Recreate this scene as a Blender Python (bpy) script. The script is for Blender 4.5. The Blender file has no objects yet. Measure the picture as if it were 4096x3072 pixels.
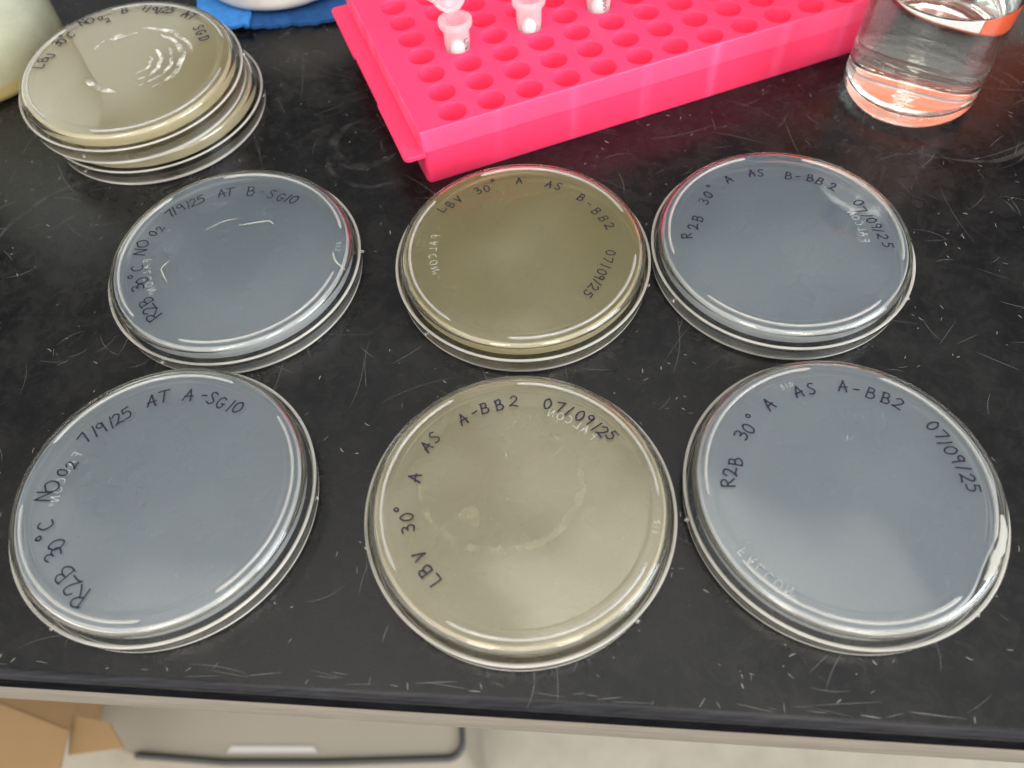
import bpy, bmesh, math, random
from mathutils import Vector, Matrix
random.seed(11)
MM = 0.001
SC = bpy.context.scene
COL = SC.collection
R = math.radians

# ------------------------------------------------------------------ camera
cam_d = bpy.data.cameras.new('camera'); CAM = bpy.data.objects.new('camera', cam_d); COL.objects.link(CAM)
PITCH, ROLL, CAMH = 0.9951, -0.0786, 221.65
_fw = Vector((0, math.cos(PITCH), -math.sin(PITCH))); _r = Vector((1, 0, 0)); _u = _r.cross(_fw)
_r2 = math.cos(ROLL) * _r + math.sin(ROLL) * _u; _u2 = -math.sin(ROLL) * _r + math.cos(ROLL) * _u
_m = Matrix((_r2, _u2, -_fw)).transposed().to_4x4(); _m.translation = Vector((0, 0, CAMH * MM))
CAM.matrix_world = _m
cam_d.sensor_width = 36; cam_d.sensor_fit = 'HORIZONTAL'; cam_d.lens = 3212.97 / 4096 * 36
cam_d.clip_start = 0.01; cam_d.clip_end = 50
cam_d.dof.use_dof = True; cam_d.dof.focus_distance = 0.268; cam_d.dof.aperture_fstop = 11
SC.camera = CAM

# ------------------------------------------------------------------ room light: dim surroundings, ceiling fixtures, window
W = bpy.data.worlds.new('World'); SC.world = W; W.use_nodes = True
nt = W.node_tree; nt.nodes.clear()
def wn(t, **k):
    n = nt.nodes.new(t)
    for a, v in k.items(): setattr(n, a, v)
    return n
def wmath(op, a, b=None):
    n = wn('ShaderNodeMath', operation=op)
    for i, v in enumerate((a, b)):
        if v is None: continue
        if hasattr(v, 'is_output'): nt.links.new(v, n.inputs[i])
        else: n.inputs[i].default_value = v
    return n.outputs[0]
def wramp(v, lo, hi, o0=0.0, o1=1.0):
    n = wn('ShaderNodeMapRange', interpolation_type='SMOOTHSTEP'); nt.links.new(v, n.inputs[0])
    for i, q in enumerate((lo, hi, o0, o1)): n.inputs[i + 1].default_value = q
    return n.outputs[0]
def wmix(f, a, b):
    n = wn('ShaderNodeMix', data_type='RGBA'); nt.links.new(f, n.inputs[0])
    for i, v in ((6, a), (7, b)):
        if hasattr(v, 'is_output'): nt.links.new(v, n.inputs[i])
        else: n.inputs[i].default_value = (*v, 1)
    return n.outputs[2]
tc = wn('ShaderNodeTexCoord'); sep = wn('ShaderNodeSeparateXYZ'); nt.links.new(tc.outputs['Generated'], sep.inputs[0])
X, Y, Z = sep.outputs
walls = wmix(wramp(Y, -0.60, 0.15), (1.7, 1.65, 1.54), (0.012, 0.012, 0.013))      # bright room in front, dark shelving behind
zz = wmath('MAXIMUM', Z, 0.08)
comb = wn('ShaderNodeCombineXYZ'); nt.links.new(wmath('DIVIDE', X, zz), comb.inputs[0]); nt.links.new(wmath('DIVIDE', Y, zz), comb.inputs[1])
ceil_noise = wn('ShaderNodeTexNoise'); ceil_noise.inputs['Scale'].default_value = 2.6; ceil_noise.inputs['Detail'].default_value = 2.0; nt.links.new(comb.outputs[0], ceil_noise.inputs['Vector'])
ceil_blotch = wramp(ceil_noise.outputs['Fac'], 0.45, 0.55)
ceil_c = wmix(ceil_blotch, (0.74, 0.73, 0.72), (1.32, 1.29, 1.23))
zen = wramp(Z, 0.86, 0.99, 0.85, 1.75)
_v = wn('ShaderNodeVectorMath', operation='SCALE'); nt.links.new(ceil_c, _v.inputs[0]); nt.links.new(zen, _v.inputs['Scale']); ceil_c = _v.outputs[0]                       # ceiling, with uneven patches added to make the reflections blotchy
mixc = wmix(wramp(Z, 0.62, 0.90), walls, ceil_c)
glow = wn('ShaderNodeVectorMath', operation='DOT_PRODUCT'); nt.links.new(tc.outputs['Generated'], glow.inputs[0]); glow.inputs[1].default_value = Vector((-0.40, 0.76, 0.51)).normalized()
far = wn('ShaderNodeTexNoise'); far.inputs['Scale'].default_value = 5.0; far.inputs['Detail'].default_value = 2.0; nt.links.new(tc.outputs['Generated'], far.inputs['Vector'])
back_patches = wmath('MULTIPLY', wramp(far.outputs['Fac'], 0.46, 0.58), wmath('MULTIPLY', wramp(Z, 0.42, 0.60), 0.10))     # pale patches added at the back to blotch the plates' reflections
back_patches = wmath('ADD', back_patches, wmath('MULTIPLY', wramp(glow.outputs['Value'], 0.978, 0.999), wmath('MULTIPLY', wramp(far.outputs['Fac'], 0.35, 0.6), 0.6)))   # daylight through a far window
_c = wn('ShaderNodeCombineColor'); [nt.links.new(back_patches, _c.inputs[i]) for i in range(3)]
_a = wn('ShaderNodeMix', data_type='RGBA', blend_type='ADD'); _a.inputs[0].default_value = 1.0; nt.links.new(mixc, _a.inputs[6]); nt.links.new(_c.outputs[0], _a.inputs[7]); mixc = _a.outputs[2]
bg = wn('ShaderNodeBackground'); bg.inputs[1].default_value = 1.0
out = wn('ShaderNodeOutputWorld'); nt.links.new(mixc, bg.inputs[0]); nt.links.new(bg.outputs[0], out.inputs[0])

def area(name, loc, target, sx, sy, power, col):
    d = bpy.data.lights.new(name, 'AREA'); d.shape = 'RECTANGLE'; d.size = sx; d.size_y = sy; d.energy = power; d.color = col
    o = bpy.data.objects.new(name, d); COL.objects.link(o); o.location = loc
    o.rotation_euler = (Vector(target) - Vector(loc)).to_track_quat('-Z', 'Y').to_euler()
    return o
area('ceiling_light', (-0.60, -0.90, 1.60), (-0.2, 0.1, 0), 0.35, 1.2, 9, (1, 0.92, 0.80))
area('ceiling_light', (0.50, -1.00, 1.60), (0.2, 0.1, 0), 0.35, 1.2, 9, (1, 0.92, 0.80))
area('window_light', (1.50, -0.55, 0.75), (0, 0.2, 0), 0.9, 1.1, 22, (0.82, 0.91, 1.0))


VS = SC.view_settings
VS.view_transform = 'Standard'; VS.look = 'None'; VS.exposure = 0.42; VS.gamma = 1; VS.use_curve_mapping = False
SC.render.engine = 'CYCLES'
cy = SC.cycles
cy.use_denoising = True
try: cy.denoiser = 'OPENIMAGEDENOISE'; cy.denoising_input_passes = 'RGB_ALBEDO_NORMAL'
except Exception: pass
cy.max_bounces = 32; cy.transmission_bounces = 32; cy.transparent_max_bounces = 32; cy.glossy_bounces = 12; cy.diffuse_bounces = 5; cy.volume_bounces = 16
cy.caustics_refractive = True; cy.caustics_reflective = True; cy.blur_glossy = 0.3
cy.sample_clamp_indirect = 6; cy.use_adaptive_sampling = False

# ------------------------------------------------------------------ materials
def mat(name):
    m = bpy.data.materials.new(name); m.use_nodes = True; m.node_tree.nodes.clear()
    t = m.node_tree
    o = t.nodes.new('ShaderNodeOutputMaterial')
    return m, t, o
def node(t, ty, ins=None, **k):
    n = t.nodes.new(ty)
    for a, v in k.items(): setattr(n, a, v)
    for a, v in (ins or {}).items():
        s = n.inputs[a]
        if hasattr(v, 'is_output'): t.links.new(v, s)
        else: s.default_value = v
    return n
def rgba(c): return (c[0], c[1], c[2], 1)
def simple(name, col, rough=0.5, spec=0.5, vary=0.0, vscale=200, sss=0, sssr=(1, 1, 1), trans=0, bump=0, bscale=800, ior=1.45):
    m, t, o = mat(name)
    p = node(t, 'ShaderNodeBsdfPrincipled', {'Base Color': rgba(col), 'Roughness': rough, 'Specular IOR Level': spec, 'IOR': ior})
    tcn = node(t, 'ShaderNodeTexCoord')
    if vary:
        nz = node(t, 'ShaderNodeTexNoise', {'Vector': tcn.outputs['Object'], 'Scale': vscale, 'Detail': 6.0, 'Roughness': 0.6})
        mx = node(t, 'ShaderNodeMix', {0: nz.outputs['Fac'], 6: rgba([c * (1 - vary) for c in col]), 7: rgba([min(1, c * (1 + vary)) for c in col])}, data_type='RGBA')
        t.links.new(mx.outputs[2], p.inputs['Base Color'])
    if bump:
        nb = node(t, 'ShaderNodeTexNoise', {'Vector': tcn.outputs['Object'], 'Scale': bscale, 'Detail': 4.0})
        b = node(t, 'ShaderNodeBump', {'Height': nb.outputs['Fac'], 'Strength': bump, 'Distance': 0.0005})
        t.links.new(b.outputs[0], p.inputs['Normal'])
    if sss:
        p.inputs['Subsurface Weight'].default_value = sss; p.inputs['Subsurface Radius'].default_value = sssr; p.inputs['Subsurface Scale'].default_value = 0.001
    if trans: p.inputs['Transmission Weight'].default_value = trans
    t.links.new(p.outputs[0], o.inputs[0])
    return m
def glass(name, col, ior, rough=0.0, bump=0, bscale=300):
    m, t, o = mat(name)
    g = node(t, 'ShaderNodeBsdfGlass', {'Color': rgba(col), 'IOR': ior, 'Roughness': rough})
    if bump:
        tcn = node(t, 'ShaderNodeTexCoord')
        nb = node(t, 'ShaderNodeTexNoise', {'Vector': tcn.outputs['Object'], 'Scale': bscale, 'Detail': 3.0})
        b = node(t, 'ShaderNodeBump', {'Height': nb.outputs['Fac'], 'Strength': bump, 'Distance': 0.0005})
        t.links.new(b.outputs[0], g.inputs['Normal'])
    t.links.new(g.outputs[0], o.inputs[0])
    return m
def milky(name, scatter, fac, ior=1.33, tint=(1, 1, 1), blotch=0.12, scale=60, rough=0.0):
    # a gel: clear refraction mixed with light scattered inside it, slightly uneven
    m, t, o = mat(name)
    tcn = node(t, 'ShaderNodeTexCoord')
    nz = node(t, 'ShaderNodeTexNoise', {'Vector': tcn.outputs['Object'], 'Scale': scale, 'Detail': 5.0, 'Roughness': 0.55})
    mr = node(t, 'ShaderNodeMapRange', {0: nz.outputs['Fac'], 1: 0.3, 2: 0.7, 3: fac - blotch * fac, 4: fac + blotch * fac})
    g = node(t, 'ShaderNodeBsdfGlass', {'Color': rgba(tint), 'IOR': ior, 'Roughness': rough})
    d = node(t, 'ShaderNodeBsdfDiffuse', {'Color': rgba(scatter)})
    tr = node(t, 'ShaderNodeBsdfTranslucent', {'Color': rgba(scatter)})
    a = node(t, 'ShaderNodeMixShader', {0: 0.38, 1: d.outputs[0], 2: tr.outputs[0]})
    b = node(t, 'ShaderNodeMixShader', {0: mr.outputs[0], 1: g.outputs[0], 2: a.outputs[0]})
    t.links.new(b.outputs[0], o.inputs[0])
    return m

def gel(name, scat, absorb, dens, dabs, ior=1.335, edge=None):
    # clear gel with a faint cloudiness all through its depth
    m, t, o = mat(name)
    g = node(t, 'ShaderNodeBsdfGlass', {'Color': (1, 1, 1, 1), 'IOR': ior, 'Roughness': 0.0})
    v = node(t, 'ShaderNodeVolumeScatter', {'Color': rgba(scat), 'Density': dens, 'Anisotropy': 0.15})
    a = node(t, 'ShaderNodeVolumeAbsorption', {'Color': rgba(absorb), 'Density': dabs})
    d = node(t, 'ShaderNodeAddShader', {0: v.outputs[0], 1: a.outputs[0]})
    if edge:                      # pale diffuse film on the gel's side, painting in its luminous band
        df = node(t, 'ShaderNodeBsdfDiffuse', {'Color': rgba(edge)}); tl = node(t, 'ShaderNodeBsdfTranslucent', {'Color': rgba(edge)})
        dt = node(t, 'ShaderNodeMixShader', {0: 0.4, 1: df.outputs[0], 2: tl.outputs[0]})
        g = node(t, 'ShaderNodeMixShader', {0: 0.5, 1: g.outputs[0], 2: dt.outputs[0]})
    t.links.new(g.outputs[0], o.inputs[0]); t.links.new(d.outputs[0], o.inputs[1])
    return m
M = {}
M['plastic'] = glass('clear_polystyrene', (0.985, 0.985, 0.975), 1.57)
M['agar_blue'] = gel('pale_blue_agar', (0.88, 0.94, 1.0), (0.28, 0.66, 0.98), 310, 58)
M['agar_blue_edge'] = gel('pale_blue_agar_rim', (0.88, 0.94, 1.0), (0.28, 0.66, 0.98), 310, 58, edge=(0.88, 0.88, 0.88))
M['agar_yellow'] = gel('straw_yellow_agar', (1.0, 0.98, 0.95), (0.98, 0.89, 0.20), 250, 165)
M['agar_yellow_edge'] = gel('straw_yellow_agar_rim', (1.0, 0.98, 0.95), (0.98, 0.89, 0.20), 250, 165, edge=(0.93, 0.84, 0.6))
M['lip'] = milky('rim_highlight', (0.95, 0.91, 0.84), 0.34, ior=1.45, blotch=0.5, scale=25)  # milky white stands in for light piped along the clear rims
M['corner'] = milky('lid_corner_highlight', (0.95, 0.92, 0.86), 0.75, ior=1.45, blotch=0.25, scale=40)  # pale band painting in the bright line of light round the lid
M['ridge'] = milky('raised_ridge', (0.90, 0.89, 0.86), 0.30, ior=1.5, blotch=0.1)  # clear ridges whitened to paint in their highlights
M['agar_cream'] = gel('backlit_yellow_agar', (1.0, 0.97, 0.92), (0.995, 0.86, 0.18), 620, 130)  # yellow agar made paler to paint in the stack's back-light
M['agar_cream_edge'] = gel('backlit_yellow_agar_rim', (1.0, 0.97, 0.92), (0.995, 0.86, 0.18), 620, 130, edge=(0.95, 0.86, 0.62))
def haze(name, col, fac, nscale=0):
    m, t, o = mat(name)
    f = fac
    if nscale:
        tcn = node(t, 'ShaderNodeTexCoord'); nz = node(t, 'ShaderNodeTexNoise', {'Vector': tcn.outputs['Object'], 'Scale': nscale, 'Detail': 4.0})
        f = node(t, 'ShaderNodeMapRange', {0: nz.outputs['Fac'], 1: .4, 2: .65, 3: 0.0, 4: fac}).outputs[0]
    a = node(t, 'ShaderNodeBsdfTransparent'); b = node(t, 'ShaderNodeBsdfDiffuse', {'Color': rgba(col)})
    x = node(t, 'ShaderNodeMixShader', {0: f, 1: a.outputs[0], 2: b.outputs[0]}); t.links.new(x.outputs[0], o.inputs[0]); return m
M['emboss'] = haze('embossed_plastic', (0.95, 0.95, 0.92), 0.28)
M['hair'] = haze('hairline_scratch', (0.85, 0.85, 0.83), 0.17)
M['growth'] = haze('faint_growth', (0.80, 0.73, 0.45), 0.22, 160)
def lawn():
    m, t, o = mat('fine_lawn')
    tcn = node(t, 'ShaderNodeTexCoord'); nz = node(t, 'ShaderNodeTexNoise', {'Vector': tcn.outputs['Object'], 'Scale': 1500.0, 'Detail': 2.0})
    ln = node(t, 'ShaderNodeVectorMath', {0: tcn.outputs['Object']}, operation='LENGTH')
    fo = node(t, 'ShaderNodeMapRange', {0: ln.outputs['Value'], 1: 0.004, 2: 0.017, 3: 1.0, 4: 0.0})
    gr = node(t, 'ShaderNodeMapRange', {0: nz.outputs['Fac'], 1: 0.35, 2: 0.65, 3: 0.0, 4: 0.14})
    f = node(t, 'ShaderNodeMath', {0: fo.outputs[0], 1: gr.outputs[0]}, operation='MULTIPLY')
    a = node(t, 'ShaderNodeBsdfTransparent'); b = node(t, 'ShaderNodeBsdfDiffuse', {'Color': (.62, .66, .66, 1)})
    x = node(t, 'ShaderNodeMixShader', {0: f.outputs[0], 1: a.outputs[0], 2: b.outputs[0]}); t.links.new(x.outputs[0], o.inputs[0]); return m
M['lawn'] = lawn()
M['smear'] = haze('dried_smear', (0.40, 0.38, 0.37), 0.06, 110)
M['dew_glint'] = haze('condensation_glints', (0.97, 0.97, 0.95), 0.95, 300)  # condensation with its bright wavy reflections painted in as white
M['ink'] = simple('black_marker_ink', (0.010, 0.008, 0.022), 0.45, 0.4)
M['tear'] = simple('torn_gel', (0.86, 0.86, 0.82), 0.15, 0.6, trans=0.3)
M['pink'] = simple('hot_pink_polypropylene', (0.84, 0.042, 0.128), 0.45, 0.35, vary=0.07, vscale=120, sss=0.55, sssr=(3.5, 0.6, 1.2), bump=0.04, bscale=1500)
def pink_wall():
    m = M['pink'].copy(); m.name = 'pink_wall_with_inner_ribs'; t = m.node_tree
    p = [n for n in t.nodes if n.type == 'BSDF_PRINCIPLED'][0]; mx = [n for n in t.nodes if n.type == 'MIX'][0]; tcn = [n for n in t.nodes if n.type == 'TEX_COORD'][0]
    sx = node(t, 'ShaderNodeSeparateXYZ', {0: tcn.outputs['Object']})
    mp = node(t, 'ShaderNodeMapping', {'Vector': tcn.outputs['Object'], 'Scale': (75, 75, 3)})
    nz = node(t, 'ShaderNodeTexNoise', {'Vector': mp.outputs[0], 'Scale': 1.0, 'Detail': 3.0, 'Roughness': .6})
    a = node(t, 'ShaderNodeMath', {0: sx.outputs[0], 1: 1 / .01558}, operation='MULTIPLY')
    b = node(t, 'ShaderNodeMath', {0: a.outputs[0], 1: 1.0}, operation='PINGPONG')
    c = node(t, 'ShaderNodeMapRange', {0: b.outputs[0], 1: 0.0, 2: 0.22, 3: .7, 4: 0.0})
    n2 = node(t, 'ShaderNodeMapRange', {0: nz.outputs['Fac'], 1: 0.4, 2: 0.68, 3: 0.0, 4: 1.0})
    d = node(t, 'ShaderNodeMath', {0: c.outputs[0], 1: n2.outputs[0]}, operation='MULTIPLY')
    e = node(t, 'ShaderNodeMapRange', {0: sx.outputs[2], 1: 0.0150, 2: 0.0156, 3: 0.0, 4: 0.22})
    f = node(t, 'ShaderNodeMath', {0: d.outputs[0], 1: e.outputs[0]}, operation='ADD')
    g = node(t, 'ShaderNodeMix', {0: f.outputs[0], 6: mx.outputs[2], 7: (.97, .15, .33, 1)}, data_type='RGBA')
    t.links.new(g.outputs[2], p.inputs['Base Color']); return m
M['pink_wall'] = pink_wall()
M['tube'] = milky('frosted_polypropylene', (0.94, 0.91, 0.93), 0.27, ior=1.12, rough=0.12, blotch=0.1)
M['pellet'] = simple('white_pellet', (0.88, 0.80, 0.82), 0.7, 0.2)
M['glass'] = glass('borosilicate_glass', (0.99, 0.995, 0.99), 1.47, bump=0.012, bscale=90)
M['water'] = glass('water', (0.995, 1, 1), 1.33)
M['orange'] = simple('orange_plastic', (0.86, 0.11, 0.02), 0.4, 0.4)
M['white'] = simple('white_card', (0.82, 0.81, 0.80), 0.6, 0.3)
M['strip'] = simple('off_white_strip', (0.50, 0.49, 0.47), 0.6, 0.3)
M['towel'] = simple('shaded_blue_towel', (0.022, 0.075, 0.22), 0.95, 0.05, vary=0.55, vscale=170, bump=0.9, bscale=900)  # towel blue darkened to paint in the shadow over this part
M['flap'] = simple('lit_blue_towel', (0.045, 0.19, 0.50), 0.95, 0.05, vary=0.4, vscale=200, bump=0.9, bscale=900)  # same towel blue, painted brighter as its lit part
M['stone'] = simple('cream_marbled_ceramic', (0.66, 0.63, 0.58), 0.35, 0.4, vary=0.22, vscale=90)
M['nose'] = None
M['floor'] = simple('speckled_floor', (0.37, 0.342, 0.285), 0.6, 0.3, vary=0.22, vscale=28)
M['card'] = simple('brown_cardboard', (0.28, 0.18, 0.092), 0.85, 0.1, vary=0.10, vscale=30)
M['tub'] = simple('smoky_plastic', (0.30, 0.272, 0.225), 0.4, 0.4, vary=0.06, vscale=20)
M['rim'] = simple('dark_grey_rim', (0.05, 0.05, 0.05), 0.5, 0.4)

def bench_material():
    m, t, o = mat('black_epoxy_resin')
    tcn = node(t, 'ShaderNodeTexCoord')
    n1 = node(t, 'ShaderNodeTexNoise', {'Vector': tcn.outputs['Object'], 'Scale': 38.0, 'Detail': 8.0, 'Roughness': 0.65, 'Distortion': 0.6})
    n2 = node(t, 'ShaderNodeTexNoise', {'Vector': tcn.outputs['Object'], 'Scale': 900.0, 'Detail': 5.0, 'Roughness': 0.7})
    n3 = node(t, 'ShaderNodeTexNoise', {'Vector': tcn.outputs['Object'], 'Scale': 140.0, 'Detail': 6.0, 'Roughness': 0.7, 'Distortion': 1.5})
    r1 = node(t, 'ShaderNodeMapRange', {0: n1.outputs['Fac'], 1: 0.35, 2: 0.75, 3: 0.0, 4: 1.0})
    r3 = node(t, 'ShaderNodeMapRange', {0: n3.outputs['Fac'], 1: 0.45, 2: 0.8, 3: 0.0, 4: 1.0})
    mu = node(t, 'ShaderNodeMath', {0: r1.outputs[0], 1: r3.outputs[0]}, operation='ADD')
    sp = node(t, 'ShaderNodeMath', {0: n2.outputs['Fac'], 1: 0.5}, operation='MULTIPLY')
    ad = node(t, 'ShaderNodeMath', {0: mu.outputs[0], 1: sp.outputs[0]}, operation='ADD')
    mr = node(t, 'ShaderNodeMapRange', {0: ad.outputs[0], 1: 0.1, 2: 1.9, 3: 0.0, 4: 1.0})
    mx = node(t, 'ShaderNodeMix', {0: mr.outputs[0], 6: (0.0015, 0.0015, 0.002, 1), 7: (0.014, 0.0138, 0.0138, 1)}, data_type='RGBA')
    ro = node(t, 'ShaderNodeMapRange', {0: ad.outputs[0], 1: 0.1, 2: 1.8, 3: 0.18, 4: 0.40})
    b = node(t, 'ShaderNodeBump', {'Height': n2.outputs['Fac'], 'Strength': 0.12, 'Distance': 0.0003})
    p = node(t, 'ShaderNodeBsdfPrincipled', {'Base Color': mx.outputs[2], 'Roughness': ro.outputs[0], 'Specular IOR Level': 0.30, 'Normal': b.outputs[0]})
    t.links.new(p.outputs[0], o.inputs[0]); return m
def streaky(name, c0, c1, rough, stretch, spec=0.5):
    m, t, o = mat(name)
    tcn = node(t, 'ShaderNodeTexCoord')
    mp = node(t, 'ShaderNodeMapping', {'Vector': tcn.outputs['Object'], 'Scale': stretch})
    n1 = node(t, 'ShaderNodeTexNoise', {'Vector': mp.outputs[0], 'Scale': 1.0, 'Detail': 7.0, 'Roughness': 0.7})
    mr = node(t, 'ShaderNodeMapRange', {0: n1.outputs['Fac'], 1: 0.35, 2: 0.72})
    mx = node(t, 'ShaderNodeMix', {0: mr.outputs[0], 6: rgba(c0), 7: rgba(c1)}, data_type='RGBA')
    p = node(t, 'ShaderNodeBsdfPrincipled', {'Base Color': mx.outputs[2], 'Roughness': rough, 'Specular IOR Level': spec})
    t.links.new(p.outputs[0], o.inputs[0]); return m
M['bench'] = bench_material()
M['nose'] = streaky('polished_bench_edge', (0.002, 0.002, 0.005), (0.020, 0.020, 0.024), 0.3, (12, 900, 900), 0.18)
M['dull'] = streaky('dull_bench_edge', (0.003, 0.003, 0.004), (0.012, 0.012, 0.014), 0.6, (12, 900, 900), 0.0)
M['sawn'] = streaky('sawn_bench_face', (0.16, 0.14, 0.118), (0.24, 0.215, 0.185), 0.65, (25, 300, 500), 0.3)
M['scratch'] = simple('scratched_resin', (0.24, 0.24, 0.23), 0.7, 0.3)
M['faint'] = simple('faint_scratched_resin', (0.13, 0.13, 0.13), 0.6, 0.3)
M['stain'] = simple('dark_stain', (0.010, 0.010, 0.010), 0.5, 0.25)

# ------------------------------------------------------------------ mesh helpers (millimetres in, metres out)
def link(name, bm, mats, parent=None, loc=(0, 0, 0), rotz=0, smooth=True):
    me = bpy.data.meshes.new(name)
    for v in bm.verts: v.co *= MM
    bm.to_mesh(me); bm.free()
    if not isinstance(mats, (list, tuple)): mats = [mats]
    for x in mats: me.materials.append(x)
    if smooth:
        for f in me.polygons: f.use_smooth = True
        try: me.set_sharp_from_angle(angle=R(38))
        except Exception: pass
    o = bpy.data.objects.new(name, me); COL.objects.link(o)
    o.location = Vector(loc) * MM; o.rotation_euler = (0, 0, rotz)
    if parent: o.parent = parent
    return o
def tag(o, label=None, cat=None, group=None, kind=None):
    for k, v in (('label', label), ('category', cat), ('group', group), ('kind', kind)):
        if v: o[k] = v
    return o
def empty(name, loc=(0, 0, 0), rot=(0, 0, 0)):
    o = bpy.data.objects.new(name, None); COL.objects.link(o)
    o.location = Vector(loc) * MM; o.rotation_euler = rot; o.empty_display_size = 0.01
    return o
def lathe(bm, prof, seg=160, mi=0, cx=0, cy=0, closed=False, mif=None):
    # prof: list of (r, z); r == 0 makes a pole; closed joins last to first
    rings = []
    for r, z in prof:
        if r <= 1e-6: rings.append([bm.verts.new((cx, cy, z))])
        else: rings.append([bm.verts.new((cx + r * math.cos(2 * math.pi * k / seg), cy + r * math.sin(2 * math.pi * k / seg), z)) for k in range(seg)])
    prs = list(zip(rings, rings[1:])) + ([(rings[-1], rings[0])] if closed else [])
    for pi, (a, b) in enumerate(prs):
        if mif: mi = mif(prof[pi], prof[(pi + 1) % len(prof)])
        for k in range(seg):
            k2 = (k + 1) % seg
            if len(a) == 1 and len(b) == 1: continue
            if len(a) == 1: f = bm.faces.new((a[0], b[k2], b[k]))
            elif len(b) == 1: f = bm.faces.new((a[k], a[k2], b[0]))
            else: f = bm.faces.new((a[k], a[k2], b[k2], b[k]))
            f.material_index = mi
def fil(cx, cz, r, a0, a1, n=6):
    return [(cx + r * math.cos(R(a0 + (a1 - a0) * i / n)), cz + r * math.sin(R(a0 + (a1 - a0) * i / n))) for i in range(n + 1)]
def fixn(bm): bmesh.ops.recalc_face_normals(bm, faces=bm.faces[:])
def smoothline(pts, sub=6):
    if len(pts) < 3: return [Vector(p) for p in pts]
    P = [Vector(p) for p in pts]; P = [2 * P[0] - P[1]] + P + [2 * P[-1] - P[-2]]; o = []
    for i in range(1, len(P) - 2):
        for k in range(sub):
            t = k / sub
            o.append(0.5 * ((2 * P[i]) + (P[i + 1] - P[i - 1]) * t + (2 * P[i - 1] - 5 * P[i] + 4 * P[i + 1] - P[i + 2]) * t * t + (3 * P[i] - P[i - 1] - 3 * P[i + 1] + P[i + 2]) * t ** 3))
    o.append(P[-2]); return o
def ribbon(bm, pts, w, z, mi=0, taper=None, cap=True, zfun=None):
    # flat stroke through 2-D points; taper: list of width factors at both ends
    n = len(pts)
    if n < 2: return
    L, Rr = [], []
    zf = zfun or (lambda x, y: z)
    for i in range(n):
        a = pts[max(0, i - 1)]; b = pts[min(n - 1, i + 1)]
        d = (b - a)
        if d.length < 1e-9: d = Vector((1, 0))
        d = d.normalized(); nn = Vector((-d.y, d.x))
        f = 1.0
        if taper: u = i / (n - 1); f = taper[0] * (1 - u) + taper[1] * u if len(taper) == 2 else (taper[0] + (1 - taper[0]) * min(1, u * 4)) * (taper[2] + (1 - taper[2]) * min(1, (1 - u) * 4))
        p, q = pts[i] + nn * w * f / 2, pts[i] - nn * w * f / 2
        L.append(bm.verts.new((p.x, p.y, zf(p.x, p.y)))); Rr.append(bm.verts.new((q.x, q.y, zf(q.x, q.y))))
    for i in range(n - 1):
        bm.faces.new((L[i], Rr[i], Rr[i + 1], L[i + 1])).material_index = mi
    if cap:
        for s, i, j in ((1, n - 1, n - 2), (-1, 0, 1)):
            d = (pts[i] - pts[j])
            if d.length < 1e-9: continue
            d.normalize(); nn = Vector((-d.y, d.x)); a, b = (L[i], Rr[i]) if s == 1 else (Rr[i], L[i])
            if s == -1: nn = Vector((-d.y, d.x))
            arc = []
            for k in range(1, 5):
                an = math.pi / 2 - math.pi * k / 5
                q = pts[i] + (nn * math.sin(an) + d * math.cos(an)) * w / 2
                arc.append(bm.verts.new((q.x, q.y, zf(q.x, q.y))))
            bm.faces.new([a] + arc + [b]).material_index = mi
def box(bm, x0, x1, y0, y1, z0, z1, mi=0):
    v = [bm.verts.new(p) for p in ((x0, y0, z0), (x1, y0, z0), (x1, y1, z0), (x0, y1, z0), (x0, y0, z1), (x1, y0, z1), (x1, y1, z1), (x0, y1, z1))]
    for f in ((0, 3, 2, 1), (4, 5, 6, 7), (0, 1, 5, 4), (1, 2, 6, 5), (2, 3, 7, 6), (3, 0, 4, 7)):
        bm.faces.new([v[i] for i in f]).material_index = mi
def prism(bm, poly, z0, z1, mi=0):
    a = [bm.verts.new((x, y, z0)) for x, y in poly]; b = [bm.verts.new((x, y, z1)) for x, y in poly]; n = len(poly)
    bm.faces.new(a[::-1]).material_index = mi; bm.faces.new(b).material_index = mi
    for i in range(n): bm.faces.new((a[i], a[(i + 1) % n], b[(i + 1) % n], b[i])).material_index = mi
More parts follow.
